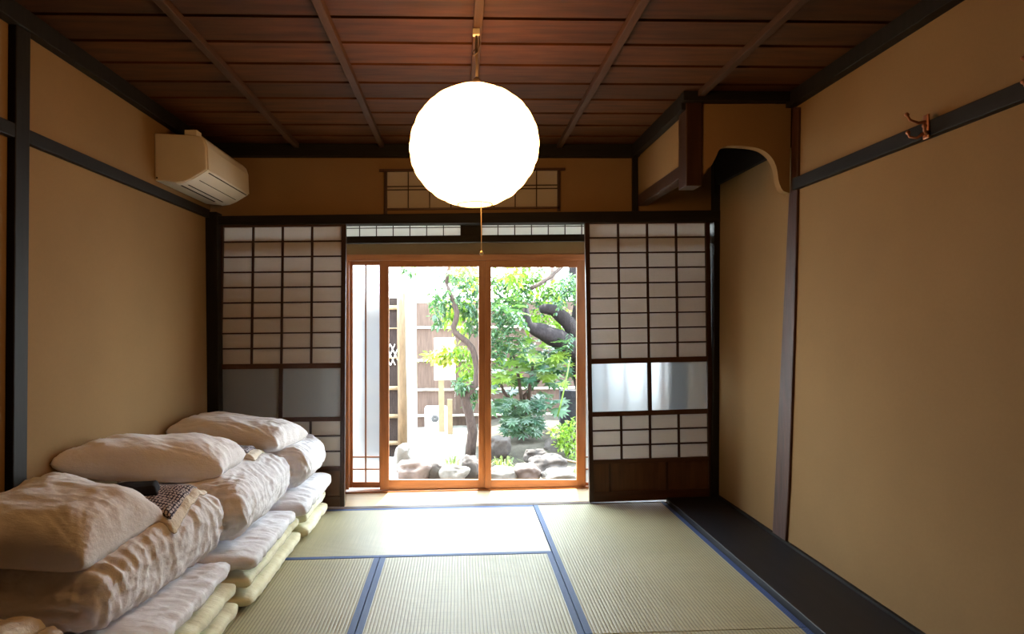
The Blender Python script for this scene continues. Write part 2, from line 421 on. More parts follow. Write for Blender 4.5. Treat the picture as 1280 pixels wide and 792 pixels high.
# shoji screens ------------------------------------------------------------
def shoji(name, label, TL, TR, BR, BL, rows, glass, low, Y, nb):
    def P(u, v):
        a = [TL[i]+(TR[i]-TL[i])*u for i in (0, 1)]; b = [BL[i]+(BR[i]-BL[i])*u for i in (0, 1)]
        return atY(a[0]+(b[0]-a[0])*v, a[1]+(b[1]-a[1])*v, Y)
    def bar(g, u0, u1, v0, v1, y0, d):
        return g.prism([p+Vector((0, y0, 0)) for p in (P(u0, v0), P(u1, v0), P(u1, v1), P(u0, v1))], (0, d, 0))
    c = (P(0, 1)+P(1, 1))/2
    t = sroot(name, label, 'shoji screen', c)
    sw = .036; H = lambda py: (py-TL[1])/(BL[1]-TL[1])
    r0, r1 = H(rows[0]), H(rows[-1]); g0, g1 = H(glass[0]), H(glass[1]); l0, l1 = H(low[0]), H(low[-1])
    for a, b in ((0, sw), (1-sw, 1)): bar(G(), a, b, 0, 1, 0, .03).build('stile', 'dark_wood', t, bevel=.002)
    for a, b in ((0, r0), (r1, g0), (g1, l0), (l1, l1+.014), (.965, 1)):
        bar(G(), sw, 1-sw, a, b, .001, .028).build('rail', 'dark_wood_x', t, bevel=.0015)
    g = G()
    for (a, b, ys) in ((r0, r1, rows), (l0, l1, low)):
        for k in (1, 2, 3):
            u = sw+(1-2*sw)*k/4; bar(g, u-.0085, u+.0085, a, b, .008, .012)
        for yy in ys[1:-1]:
            v = H(yy); bar(g, sw, 1-sw, v-.0026, v+.0026, .006, .012)
    g.build('lattice', 'dark_wood', t)
    for a, b in ((r0, r1), (l0, l1)): bar(G(), sw-.01, 1-sw+.01, a-.005, b+.005, .021, .0012).build('paper', 'paper', t)
    bar(G(), .485, .515, g0, g1, .002, .026).build('glass_divider', 'dark_wood', t)
    for a, b in ((sw-.008, .487), (.513, 1-sw+.008)): bar(G(), a, b, g0-.004, g1+.004, .013, .004).build('glass_pane', 'frost', t)
    lb = bar(G(), sw, 1-sw, l1+.01, .97, .012, .008).build('lower_board', 'board_wood', t)
    for u in nb: bar(G(), u-.009, u+.009, l1+.014, .965, .006, .01).build('batten', 'dark_wood', lb)
    return t
shoji('door_1', 'left shoji screen with paper lattice, behind the bedding', (273.5, 280), (432.5, 278.5), (430.5, 633), (267.5, 635),
      [284, 302.3, 321.3, 340.4, 359.5, 378.6, 397.7, 416.9, 436, 455.3], (461.5, 522.5), [528, 546.5, 566, 585], 4.43, (.3, .7))
shoji('door_2', 'right shoji screen with paper lattice beside the alcove', (731, 276.5), (887.5, 275.5), (892, 622), (737, 628),
      [279.5, 297, 316, 335, 354, 373, 392, 411, 430, 448.5], (455, 515), [521, 539, 558, 575.5], 4.43, (.17, .63))

# fan light band behind the screens
t = sroot('window_1', 'low band of lattice fanlights above the garden doors', 'transom', (0, 4.52, 1.84))
def pxbar(g, x0, y0, x1, y1, Y, d, sl=-.0095):
    return g.prism(polyY([(x0, y0), (x1, y0+sl*(x1-x0)), (x1, y1+sl*(x1-x0)), (x0, y1)], Y), (0, d, 0))
YR = 4.52
pxbar(G(), 250, 297.0, 905, 305.7, YR, .05).build('sill_rail', 'black_wood_x', t, bevel=.002)
pxbar(G(), 250, 268, 905, 279.0, YR, .05).build('head_rail', 'black_wood_x', t)
pxbar(G(), 575.5, 275, 602.5, 296, YR+.002, .045, 0).build('centre_block', 'black_wood', t)
for a, b in ((428, 576), (602, 735)):
    g = G()
    x = 449.5 if a < 500 else 622.5
    while x < b-2: pxbar(g, x-.6, 276, x+.6, 297, YR+.014, .008, 0); x += 20.95
    for yy in (281.5, 285.2): pxbar(g, a, yy-.0095*(a-432)-.5, b, yy-.0095*(a-432)+.5, YR+.012, .008)
    g.build('lattice', 'dark_wood', t)
    pxbar(G(), a-4, 276, b+4, 298, YR+.024, .003, 0).build('glass_pane', 'milk_glass', t)

# small paper window high on the back wall
t = sroot('window_2', 'small paper lattice window high on the back wall behind the lantern', 'window', tuple(atY(590, 263, 4.455)))
pxbar(G(), 474, 211.2, 706.5, 214.2, 4.435, .03, -.0075).build('top_rail', 'dark_wood_x', t)
pxbar(G(), 481, 260, 700, 262.2, 4.437, .025, -.0095).build('bottom_rail', 'dark_wood_x', t)
pxbar(G(), 480.5, 213, 483.8, 267, 4.437, .025, 0).build('stile', 'dark_wood', t)
pxbar(G(), 697, 210, 700.3, 263.5, 4.437, .025, 0).build('stile', 'dark_wood', t)
g = G()
for k in range(1, 8): x = 483.5+26.75*k; pxbar(g, x-.65, 212, x+.65, 261, 4.446, .01, 0)
for yy in (233, 237.2): pxbar(g, 483, yy-.6, 698, yy+.6, 4.445, .01, -.0095)
g.build('lattice', 'dark_wood', t)
pxbar(G(), 482, 212.5, 699, 261.5, 4.4565, .003, -.009).build('paper', 'paper', t)

# veranda strip between the screens and the glass doors ----------------------
struct(G().box(-1.80, 1.98, 4.49, 4.97, -.06, .000).build('floor_veranda', 'sill_wood'), 'pale wooden sill floor between shoji screens and glass doors', 'floor')
struct(G().box(-1.86, -1.78, 4.46, 4.95, -.2, 2.6).build('wall_veranda_left', 'plaster'), 'plaster end wall of the veranda strip behind the left screen', 'wall')
struct(G().box(1.94, 2.02, 4.46, 4.95, -.2, 2.6).build('wall_veranda_right', 'plaster'), 'plaster end wall of the veranda strip behind the right screen', 'wall')
struct(G().box(-1.86, 2.02, 4.52, 4.95, 2.17, 2.25).build('ceiling_veranda', 'ceiling_wood'), 'board ceiling over the veranda strip', 'ceiling')
z1 = atY(580, 318, 4.84).z; z0 = atY(580, 296, 4.84).z
struct(G().box(-1.80, 1.98, 4.84, 4.93, z1, z0).build('wall_header', 'plaster'), 'cream plaster strip above the glass doors', 'wall')
struct(G().box(-1.80, -.868, 4.84, 4.93, -.06, z1).build('wall_beside_doors', 'plaster'), 'plaster wall of the veranda behind the left screen', 'wall')
struct(G().box(1.77, 1.98, 4.84, 4.93, -.06, z1).build('wall_behind_screen', 'plaster'), 'plaster wall of the veranda behind the right screen', 'wall')
t = sroot('window_3', 'unseen glass transom added above the garden doors to light the fanlights', 'window', (0, 4.89, z0))  # unseen, added so daylight reaches the fanlight glass from behind
G().box(-1.80, 1.98, 4.86, 4.91, 2.12, 2.17).build('head_rail', 'door_wood_x', t)
for x in (-1.78, -.86, .05, .98, 1.94): G().box(x-.02, x+.02, 4.86, 4.91, z0, 2.12).build('stile', 'door_wood', t)
G().box(-1.8, 1.96, 4.885, 4.888, z0, 2.125).build('glass_pane', 'glass', t)
# door frame
YD = 4.84
t = sroot('trim_frame', 'brown timber frame around the garden doors', 'door frame', (0, 4.88, 0))
pxbar(G(), 432, 318.0, 800, 325.5, YD-.01, .11, -.002).build('head', 'door_wood_x', t, bevel=.003)
pxbar(G(), 431.5, 322, 436, 612, YD-.005, .10, 0).build('jamb', 'door_wood', t, bevel=.003)
G().box(1.60, 1.74, 4.835, 4.93, 0, z1).build('post', 'black_wood', t)
G().box(-.87, 1.62, 4.835, 4.93, 0.0, .012).build('sill', 'door_wood_x', t, bevel=.002)
def sash(name, label, cat, x0, x1, yt, yb, stl, str_, rt, rb, Y, mat, sl=-.002, kind='glass', mun=None, rails=None):
    c = (atY(x0, yb, Y)+atY(x1, yb, Y))/2
    t = sroot(name, label, cat, c)
    pxbar(G(), x0, yt, x0+stl, yb, Y, .03, 0).build('stile', 'door_wood', t, bevel=.003)
    pxbar(G(), x1-str_, yt, x1, yb, Y, .03, 0).build('stile', 'door_wood', t, bevel=.003)
    pxbar(G(), x0+stl, yt, x1-str_, yt+rt, Y+.001, .028, sl).build('top_rail', 'door_wood_x', t, bevel=.002)
    pxbar(G(), x0+stl, yb-rb, x1-str_, yb, Y+.001, .028, 0).build('bottom_rail', 'door_wood_x', t, bevel=.002)
    pxbar(G(), x0+stl-1, yt+rt-1, x1-str_+1, yb-rb+1, Y+.013, .003, 0).build('glass_pane', mat, t)
    if mun:
        for m in mun: pxbar(G(), m-.9, yt+rt, m+.9, yb-rb, Y+.006, .018, 0).build('glazing_bar', 'door_wood', t)
        for r in rails: pxbar(G(), x0+stl, r-.8, x1-str_, r+.8, Y+.007, .016, 0).build('glazing_bar', 'door_wood_x', t)
    return t
a = sash('door_3', 'left glass garden door in brown frame', 'glass door', 474.5, 606.2, 324.5, 612, 11.5, 8, 8.8, 12.5, 4.858, 'glass')
b = sash('door_4', 'right glass garden door in brown frame', 'glass door', 606, 732, 325, 612, 8, 11, 9, 12.5, 4.848, 'glass')
sash('window_4', 'narrow frosted lattice window left of the glass doors', 'window', 434.5, 478, 324, 609.5, 6.2, 4, 7, 7, 4.893, 'frost_window', 0, mun=(457,), rails=(571, 586.3))
sash('window_5', 'lattice window right of the glass doors, mostly behind the right screen', 'window', 728, 832, 325, 609, 4.5, 6, 7, 6, 4.893, 'frost_window', 0, mun=(758, 782, 806), rails=(571, 586.3))
for d, x, y, Y in ((a, 480.5, 494, 4.858), (b, 727, 492, 4.848)):
    p = atY(x, y, Y); h = G()
    h.lathe([(.001, 0), (.009, 0), (.011, .002), (.011, .006)], (0, 0, 0), 16)
    h.v = [Vector((v.x, -v.z, v.y*2.0))+p+Vector((0, .004, 0)) for v in h.v]
    st = [c for c in d.children if c.name.startswith('stile')]
    h.build('finger_pull', 'brass', st[0] if d is a else st[1], smooth=True)
# eave outside
struct(G().box(-3.2, 3.4, 4.95, 5.20, 2.42, 2.50).build('roof_eave', 'roof'), 'wooden eave over the garden side of the doors', 'eave')  # unseen, added to block the sun and trimmed so it reaches the sill
struct(G().box(-3.2, -1.86, 4.46, 4.95, -.4, 2.6).build('wall_outside_left', 'plaster'), 'outer house wall left of the veranda', 'wall')
struct(G().box(2.02, 3.4, 4.46, 4.95, -.4, 2.6).build('wall_outside_right', 'plaster'), 'outer house wall right of the veranda', 'wall')
struct(G().box(-1.86, 2.02, 4.84, 4.95, 2.17, 2.6).build('wall_outside_top', 'plaster'), 'outer house wall above the transom', 'wall')

# ------------------------------------------------------------------ lantern
LC = Vector(atY(593, 183, 2.60)); RX, RZ = .261, .243
t = thing('paper_lantern', 'round glowing white paper lantern hanging from the ceiling', 'lantern', (LC.x, LC.y, LC.z))
g = G(); vs = []; nu, nv = 96, 120
for j in range(nv+1):
    th = .235+(PI-.235-.27)*j/nv
    rib = abs(math.sin(j/nv*PI*11))
    for i in range(nu):
        ph = 2*PI*i/nu
        k = 1-.012+.014*rib**.6
        q = Vector((math.sin(th)*math.cos(ph), math.sin(th)*math.sin(ph), math.cos(th)))
        k += .006*noise.noise(q*7)+.004*noise.noise(Vector((ph*6, th*3, 0)))
        zz = .035*math.sin(ph+.7)*math.sin(th)**2*.35
        vs.append(LC+Vector((q.x*RX*k, q.y*RX*k, (q.z*k)*RZ+zz)))
g.add(vs, [(j*nu+i, j*nu+(i+1) % nu, (j+1)*nu+(i+1) % nu, (j+1)*nu+i) for j in range(nv) for i in range(nu)])
g.f = [tuple(reversed(f)) for f in g.f]
g.build('paper_shade', 'lantern', t, smooth=True)
g = G()
zb = LC.z-RZ*math.cos(.27)
g.tube([LC+Vector((.070*math.cos(a*PI/16), .070*math.sin(a*PI/16), zb-LC.z)) for a in range(33)], .0025, 6, False)
g.build('bottom_ring', 'ivory', t, smooth=True)
zt = LC.z+RZ*math.cos(.235)
G().tube([LC+Vector((.0605*math.cos(a*PI/16), .0605*math.sin(a*PI/16), zt-LC.z)) for a in range(33)], .0025, 6, False).build('top_ring', 'ivory', t, smooth=True)
cx = LC.x+.012
G().lathe([(.001, zt-.06), (.019, zt-.06), (.019, zt+.022), (.014, zt+.034), (.009, zt+.04), (.001, zt+.04)], (cx, LC.y, 0), 20).build('socket', 'cord', t, smooth=True)
G().tube([(cx, LC.y, zt+.03), (cx+.002, LC.y, zt+.09), (cx-.001, LC.y, zt+.14), (cx+.001, LC.y, 2.432)], .0055, 8).build('cord', 'cord', t, smooth=True)
G().tube([(cx+.010, LC.y, 2.43), (cx+.014, LC.y-.004, 2.40), (cx+.006, LC.y-.008, 2.36), (cx-.012, LC.y-.006, 2.345), (cx-.016, LC.y-.004, 2.36), (cx-.004, LC.y-.006, 2.37)], .003, 7).build('knotted_cord', 'cord', t, smooth=True)
G().box(cx-.014, cx+.014, LC.y-.012, LC.y+.012, 2.428, 2.4555).build('ceiling_rose', 'ivory', t, bevel=.003)
px = LC.x+.024
pc = G().tube([(px, LC.y, zb+.03), (px+.001, LC.y, zb-.10), (px, LC.y, zb-.195)], .0018, 6).build('pull_cord', 'pull_cord', t)
G().lathe([(.0008, -.206), (.005, -.204), (.0075, -.198), (.0055, -.190), (.002, -.187), (.0008, -.186)], (px, LC.y, zb), 12).build('pull_bead', 'brass', pc, smooth=True)

# ------------------------------------------------------------------ air conditioner
YA0, YA1 = 3.65, 4.37
prof = [(191.5, 166), (240, 168.5), (250, 170), (254.5, 175), (256.8, 183), (258, 211.5), (250, 216.5), (240, 222.5), (230, 226.5), (219, 228), (190, 225.5)]
pr = [atY(x, y, YA0) for x, y in prof]
for p in pr:
    if p.x < XL+.02: p.x = XL
t = thing('air_conditioner', 'cream wall air conditioner high on the left wall in the corner', 'air conditioner', (XL, (YA0+YA1)/2, pr[-1].z))
g = G().prism(pr, (0, YA1-YA0, 0)); g.build('casing', 'white_plastic', t, bevel=.007)
def on(a, b, k): return pr[a].lerp(pr[b], k)
fx = max(p.x for p in pr)
# wrap panel on the front, split from the end cap
fp = [pr[2]+Vector((.004, 0, .004)), pr[3]+Vector((.006, 0, .004)), pr[4]+Vector((.008, 0, 0)), pr[5]+Vector((.008, 0, -.001)), pr[5]+Vector((-.004, 0, .004)), pr[4]+Vector((-.004, 0, 0)), pr[3]+Vector((-.004, 0, -.004)), pr[2]+Vector((0, 0, -.004))]
g = G().prism([p+Vector((0, .012, 0)) for p in fp], (0, YA1-YA0-.024, 0)); g.build('front_panel', 'white_plastic', t, bevel=.002)
ob = [pr[5], pr[6], pr[7], pr[8], pr[9]]
bot = [p+Vector((.001, 0, -.004)) for p in ob]; top = [p+Vector((-.001, 0, .004)) for p in reversed(ob)]
g = G().prism([p+Vector((0, .012, 0)) for p in bot+top], (0, YA1-YA0-.024, 0)); outlet = g.build('air_outlet', 'outlet_plastic', t)
def strip(a, b, k, y0, y1, name, matn, w=.004, lift=.0055):
    p = on(a, b, k); d = (pr[b]-pr[a]).normalized(); nrm = Vector((d.z, 0, -d.x))
    if nrm.z > 0: nrm = -nrm
    q = [p-d*w+nrm*lift, p+d*w+nrm*lift, p+d*w+nrm*(lift-.003), p-d*w+nrm*(lift-.003)]
    G().prism([v+Vector((0, y0, 0)) for v in q], (0, y1-y0, 0)).build(name, matn, outlet)
strip(5, 6, .25, .05, .69, 'louver_slot', 'slot', .003)
strip(6, 7, .75, .07, .66, 'louver_slot', 'slot', .0018)
strip(8, 9, .1, .07, .60, 'louver_slot', 'slot', .004)
strip(8, 9, .85, .06, .56, 'louver_slot', 'slot', .005)
p = pr[-1]+Vector((.012, -.002, .015)); G().tube([p, p+Vector((0, .006, 0))], .005, 10).build('screw', 'slot', t)
p = atY(240, 168, 3.74); G().box(p.x-.035, p.x+.035, 3.72, 3.79, p.z-.012, p.z+.022).build('pipe_cap', 'outlet_plastic', t, bevel=.004)

# ------------------------------------------------------------------ coat hooks on the right rail
def hook(label, px, py):
    c = atX(px, py, XR(2.0)-.03); c.x = XR(c.z)-.03
    t = thing('coat_hook', label, 'hook', tuple(c), 'hooks on the right wall rail')
    G().box(c.x-.008, c.x+.001, c.y-.016, c.y+.016, c.z-.045, c.z+.048).build('back_plate', 'copper', t, bevel=.004)
    def arm(name, pts, r):
        P = [c+Vector(q) for q in pts]
        g = G().tube(P, [r*1.2, r, r*.9, r*.85, r*.85][:len(P)], 9)
        e = P[-1]; g.lathe([(.001, -r*1.7), (r*1.3, -r*.9), (r*1.7, 0), (r*1.3, r*.9), (.001, r*1.7)], e, 10)
        g.build(name, 'copper', t, smooth=True)
    arm('upper_prong', [(-.004, 0, .020), (-.030, .006, .018), (-.058, .012, .030), (-.070, .014, .052)], .0055)
    arm('lower_prong', [(-.004, .008, -.018), (-.022, .026, -.034), (-.040, .040, -.026), (-.044, .044, -.008)], .0055)
    arm('lower_prong', [(-.004, -.008, -.018), (-.022, -.026, -.034), (-.040, -.040, -.026), (-.044, -.044, -.008)], .0055)
hook('reddish brass coat hook on the right rail, nearer the alcove', 1159, 159)
hook('reddish brass coat hook at the right edge of the photo, higher on the rail', 1313, 92)
# ------------------------------------------------------------------ bedding
from mathutils.bvhtree import BVHTree
def fbm(p, oct=4):
    a, s, f = 0, 1.0, 1.0
    for _ in range(oct): a += s*noise.noise(p*f); s *= .5; f *= 2.03
    return a
def ridge(p, oct=3):
    a, s, f = 0, 1.0, 1.0
    for _ in range(oct): a += s*(.45-abs(noise.noise(p*f))*1.6); s *= .5; f *= 1.9
    return a
def softgrid(res):
    vs, fs, idx = [], [], {}
    def vid(p):
        k = (round(p[0]*1000), round(p[1]*1000), round(p[2]*1000))
        if k not in idx: idx[k] = len(vs); vs.append(Vector(p))
        return idx[k]
    rx, ry, rz = res
    def face(fn, a, b):
        for i in range(a):
            for j in range(b):
                fs.append(tuple(vid(fn(-1+2*u/a, -1+2*v/b)) for u, v in ((i, j), (i+1, j), (i+1, j+1), (i, j+1))))
    face(lambda u, v: (u, v, 1), rx, ry); face(lambda u, v: (v, u, -1), ry, rx)
    face(lambda u, v: (u, -1, v), rx, rz); face(lambda u, v: (v, 1, u), rz, rx)
    face(lambda u, v: (1, u, v), ry, rz); face(lambda u, v: (-1, v, u), rz, ry)
    return vs, fs
def softbox(x0, x1, y0, y1, z0, z1, n, m, res, disp=None, shape=None, seed=0):
    vs, fs = softgrid(res)
    out = []
    for c in vs:
        s = ((abs(c.x)**n+abs(c.y)**n)**(m/n)+abs(c.z)**m)**(-1/m)
        q = c*s
        if shape: q = shape(q)
        out.append(Vector((x0+(x1-x0)*(q.x+1)/2, y0+(y1-y0)*(q.y+1)/2, z0+(z1-z0)*(q.z+1)/2)))
    g = G(); g.v = out; g.f = fs
    if disp:
        nm = [Vector((0, 0, 0)) for _ in out]
        for f in fs:
            nn = (out[f[1]]-out[f[0]]).cross(out[f[2]]-out[f[0]])+(out[f[2]]-out[f[0]]).cross(out[f[3]]-out[f[0]])
            for i in f: nm[i] += nn
        so = Vector((seed*3.7, seed*1.3, seed*2.1))
        g.v = [p+nm[i].normalized()*disp(p+so, vs[i]) for i, p in enumerate(out)]
    for p in g.v:
        p.z = max(p.z, z0); p.x = max(p.x, XL+.003)
    return g
def surf(gs):
    trees = [BVHTree.FromPolygons([tuple(v) for v in g.v], g.f) for g in gs]
    def top(x, y, dflt):
        b = None
        for t in trees:
            h = t.ray_cast(Vector((x, y, 2)), Vector((0, 0, -1)))
            if h[0] is not None and (b is None or h[0].z > b): b = h[0].z
        return dflt if b is None else b
    return top

def cream_mattress(label, x1, y0, y1, h=.168, seed=0, skew=0):
    t = thing('folded_mattress', label, 'mattress', ((XL+x1)/2, (y0+y1)/2, 0), 'cream folded mattresses at the bottom of the stacks')
    gs = []
    for k in (0, 1):
        def disp(p, c):
            q = abs(math.sin(p.y*PI/.13))**.5
            return .004*q-.004+.006*fbm(p*7, 3)+.004*ridge(Vector((p.x*5, p.y*14, p.z*5)), 2)*abs(c.x)
        dx = -.012 if k else 0
        g = softbox(XL+.004, x1+dx, y0+.004*k, y1-.003*k, .0015+k*h/2, h/2*(k+1), 26, 3.4, (52, 64, 12), disp, None, seed+k)
        g.build('fold', 'cream', t, smooth=True); gs.append(g)
    return gs
def white_mattress(label, x1, y0, y1, z0, z1, seed, tilt=0):
    def disp(p, c):
        e = abs(c.x)**6+abs(c.y)**6
        return .006*fbm(p*6, 3)+.010*ridge(Vector((p.x*8, p.y*17, p.z*5)), 3)*(.35+.5*min(1, e))
    def shape(q): return Vector((q.x, q.y, q.z+tilt*q.y*(q.z+1)/2))
    g = softbox(XL+.004, x1, y0, y1, z0, z1, 26, 3.6, (64, 80, 14), disp, shape, seed)
    tag(g.build('sheeted_mattress', 'sheet', smooth=True), label, 'mattress', 'white sheeted mattresses in the stacks')
    return g
def duvet(label, x1, y0, y1, z0, z1, seed, m=2.9, shape=None, crease=.022):
    def disp(p, c):
        e = min(1, abs(c.y)**5*abs(c.x)**3)
        d = .012*fbm(p*3.2, 3)
        w = Vector((p.x*6+.8*noise.noise(p*4), p.y*19+1.5*noise.noise(p*3+Vector((9, 0, 0))), p.z*7))
        d += (.008+.016*e)*ridge(w, 3)*(.35+.65*min(1, max(abs(c.x), abs(c.y))**3))
        w2 = Vector((p.x*16, p.y*7, p.z*16)); d += .006*ridge(w2+Vector((5, 5, 5)), 3)
        if abs(c.y) > .985 and c.x < .8:
            zz = c.z+.12+.25*noise.noise(Vector((p.x*4, seed, 0))); d -= crease*math.exp(-(zz/.10)**2)
        return d
    g = softbox(XL+.004, x1, y0, y1, z0, z1, 10, m, (84, 100, 44), disp, shape, seed)
    tag(g.build('folded_duvet', 'sheet', smooth=True), label, 'duvet', 'puffy white folded duvets')
    return g
def pillow(label, A, B, Cc, D, top_t, bot_t, under, seed, n=72):
    A, B, Cc, D = map(Vector, (A, B, Cc, D)); st = surf(under)
    so = Vector((seed*5.1, seed*2.2, 0))
    T, Bm = [], []
    for j in range(n+1):
        for i in range(n+1):
            u, v = -1+2*i/n, -1+2*j/n
            uu = u*(1-.045*(1-v*v)+.02*noise.noise(Vector((v*3, seed, u))))
            vv = v*(1-.075*(1-u*u)+.02*noise.noise(Vector((u*3, seed+4, v))))
            a, b = (uu+1)/2, (vv+1)/2
            p = (A*(1-a)+B*a)*(1-b)+(D*(1-a)+Cc*a)*b
            k = max(0, (1-abs(u)**4.5)*(1-abs(v)**3.2))**.40
            e = max(abs(u), abs(v))
            q = Vector((p.x, p.y, 0))+so
            dirn = math.atan2(abs(v)-1.0, abs(u)-1.0)
            rad = ridge(Vector((dirn*5+seed, (abs(u)+abs(v))*.8, 3*(u > 0)+7*(v > 0))), 2)
            w = .012*fbm(q*5, 3)+.007*ridge(Vector((q.x*5, q.y*10, seed)), 3)+.010*rad*e**2
            kk = min(1, k*2.2)
            zt = p.z+top_t*k+w*kk
            zb = max(p.z-bot_t*k, st(p.x, p.y, -9)+.002)
            zt = max(zt, zb+.004*min(1, k*6)+.012*k)
            if i in (0, n) or j in (0, n): zb = zt = max(p.z, st(p.x, p.y, -9)+.004)
            x = max(p.x, XL+.004)
            T.append(Vector((x, p.y, zt))); Bm.append(Vector((x, p.y, zb)))
    g = G(); N = n+1; g.v = list(T)
    mp = {}
    for j in range(N):
        for i in range(N):
            k = j*N+i
            if i in (0, n) or j in (0, n): mp[k] = k
            else: mp[k] = len(g.v); g.v.append(Bm[k])
    for j in range(n):
        for i in range(n):
            a, b, c, d = j*N+i, j*N+i+1, (j+1)*N+i+1, (j+1)*N+i
            g.f.append((a, b, c, d)); g.f.append((mp[d], mp[c], mp[b], mp[a]))
    tag(g.build('pillow', 'pillowcase', smooth=True), label, 'pillow', 'white pillows on the stacks')
    return g
def draped(name, mat, label, cat, quad, under, thick, seed, lift=.0, n=(40, 40), fray=0, group=None, wr=.004):
    q = [Vector(p) for p in quad]; st = surf(under)
    def base(i, j):
        a, b = i/n[0], j/n[1]
        p = (q[0]*(1-a)+q[1]*a)*(1-b)+(q[3]*(1-a)+q[2]*a)*b
        if fray:
            w = Vector((noise.noise(Vector((a*30, b*30, seed))), noise.noise(Vector((a*30, b*30, seed+5))), 0))
            p = p+w*fray*(1 if i in (0, n[0]) or j in (0, n[1]) else 0)
        return p
    zs = {}
    for i in range(n[0]+1):
        for j in range(n[1]+1):
            p = base(i, j); zs[i, j] = st(p.x, p.y, p.z)
    for _ in range(5):
        nz = {}
        for (i, j) in zs:
            nb = [zs[k] for k in ((i+1, j), (i-1, j), (i, j+1), (i, j-1)) if k in zs]
            nz[i, j] = max(zs[i, j], sum(nb)/len(nb))
        zs = nz
    g = G(); N = n[1]+1; Tt, Bt = [], []
    for i in range(n[0]+1):
        for j in range(N):
            p = base(i, j); e = min(i, n[0]-i)/n[0], min(j, n[1]-j)/n[1]
            r = min(1, (min(e)/.05))**.5
            w = wr*ridge(Vector((p.x*9, p.y*13, seed)), 3)
            Tt.append(Vector((p.x, p.y, zs[i, j]+lift+.002+thick*(.25+.75*r)+w*r)))
            Bt.append(Vector((p.x, p.y, zs[i, j]+lift+.0015)))
    g.v = Tt+Bt; o = len(Tt)
    for i in range(n[0]):
        for j in range(n[1]):
            a, b, c, d = i*N+j, (i+1)*N+j, (i+1)*N+j+1, i*N+j+1
            g.f.append((a, b, c, d)); g.f.append((o+d, o+c, o+b, o+a))
    for i in range(n[0]):
        a, b = i*N, (i+1)*N; g.f.append((o+a, o+b, b, a)); a, b = a+n[1], b+n[1]; g.f.append((a, b, o+b, o+a))
    for j in range(n[1]):
        a, b = j, j+1; g.f.append((a, b, o+b, o+a)); k = n[0]*N; g.f.append((o+k+a, o+k+b, k+b, k+a))
    tag(g.build(name, mat, smooth=True), label, cat, group)
    return g

cF = cream_mattress('cream folded mattress at the bottom of the stack nearest the viewer', -.965, 1.90, 2.872, seed=1)
cM = cream_mattress('cream folded mattress at the bottom of the middle bedding stack', -.925, 2.880, 3.805, seed=3)
cR = cream_mattress('cream folded mattress at the bottom of the stack beside the shoji screen', -.893, 3.812, 4.395, seed=5)
wF = white_mattress('white sheeted mattress under the duvet nearest the viewer', -1.000, 1.93, 2.862, .172, .255, 1)
wM = white_mattress('white sheeted mattress under the duvet of the middle stack', -.915, 2.882, 3.62, .170, .250, 2)
wR = white_mattress('white sheeted mattress under the duvet beside the shoji screen', -.868, 3.640, 4.392, .172, .280, 3, .10)
dF = duvet('folded white duvet nearest the viewer, with a belt and printed robe on it', -1.035, 2.110, 2.885, .250, .580, 1, 3.4, lambda q: Vector((q.x-.42*max(0, (q.x+1)/2)*((1-q.y)/2)**1.2, q.y, q.z-.65*(q.z+1)/2*(max(0, 1-q.y)/2)**1.6)))
dM = duvet('folded white duvet in the middle stack, bulging over the mattress', -.965, 2.900, 3.775, .248, .570, 2, 2.7)
dR = duvet('folded white duvet of the stack beside the shoji screen', -.895, 3.785, 4.375, .268, .565, 3, 2.6)
pF = pillow('white pillow nearest the viewer at the left edge, lit amber', (-1.68, 2.03, .575), (-1.225, 2.14, .500), (-1.135, 2.52, .540), (-1.64, 2.70, .615), .132, .07, [dF], 1)
pM = pillow('white pillow on the middle stack, long edge towards the viewer', (-1.68, 2.70, .710), (-1.115, 3.07, .585), (-1.10, 3.36, .605), (-1.62, 3.25, .66), .105, .09, [dM, dF], 2)
pR = pillow('white pillow on the stack beside the shoji screen', (-1.67, 3.72, .665), (-1.035, 3.70, .580), (-.945, 4.06, .585), (-1.62, 4.18, .65), .095, .08, [dR, dM], 3)
tF = draped('folded_towel', 'towel', 'cream terry towel under the printed robe behind the nearest pillow', 'towel',
            [(-1.45, 2.52, .5), (-1.090, 2.50, .5), (-1.10, 2.845, .5), (-1.50, 2.875, .5)], [dF], .020, 1, fray=.004, group='towels laid on the bedding')
yF = draped('folded_robe', 'yukata', 'grey printed cotton robe with a black belt on it, behind the nearest pillow', 'robe',
            [(-1.44, 2.53, .5), (-1.110, 2.515, .5), (-1.125, 2.80, .5), (-1.48, 2.825, .5)], [tF], .012, 2, group='folded printed robes', wr=.003)
draped('rolled_belt', 'obi', 'rolled black cloth belt lying on the printed robe', 'belt',
       [(-1.42, 2.54, .5), (-1.205, 2.61, .5), (-1.225, 2.68, .5), (-1.42, 2.63, .5)], [yF], .034, 3, n=(30, 14), wr=.004)
tM = draped('folded_towel', 'towel', 'pale towel under the printed robe between the two far pillows', 'towel',
            [(-1.45, 3.46, .5), (-1.08, 3.43, .5), (-1.105, 3.70, .5), (-1.45, 3.72, .5)], [dM], .022, 4, fray=.003, group='towels laid on the bedding')
draped('folded_robe', 'yukata', 'grey printed robe folded between the middle pillow and the far pillow', 'robe',
       [(-1.44, 3.46, .5), (-1.125, 3.45, .5), (-1.140, 3.67, .5), (-1.44, 3.70, .5)], [tM], .014, 5, group='folded printed robes', wr=.004)
c4 = cream_mattress('cream folded mattress below the bottom left corner of the photo', -1.05, 1.10, 1.88, seed=8)
d4 = duvet('folded white duvet under the towel at the bottom left corner', -1.225, 1.20, 2.075, .172, .372, 6, 4.0)
t4 = draped('folded_towel', 'towel', 'crumpled towel at the bottom left corner of the photo', 'towel',
            [(-1.62, 1.55, .3), (-1.285, 1.55, .3), (-1.275, 2.03, .3), (-1.62, 2.06, .3)], [d4], .036, 7, fray=.006, group='towels laid on the bedding', wr=.014)
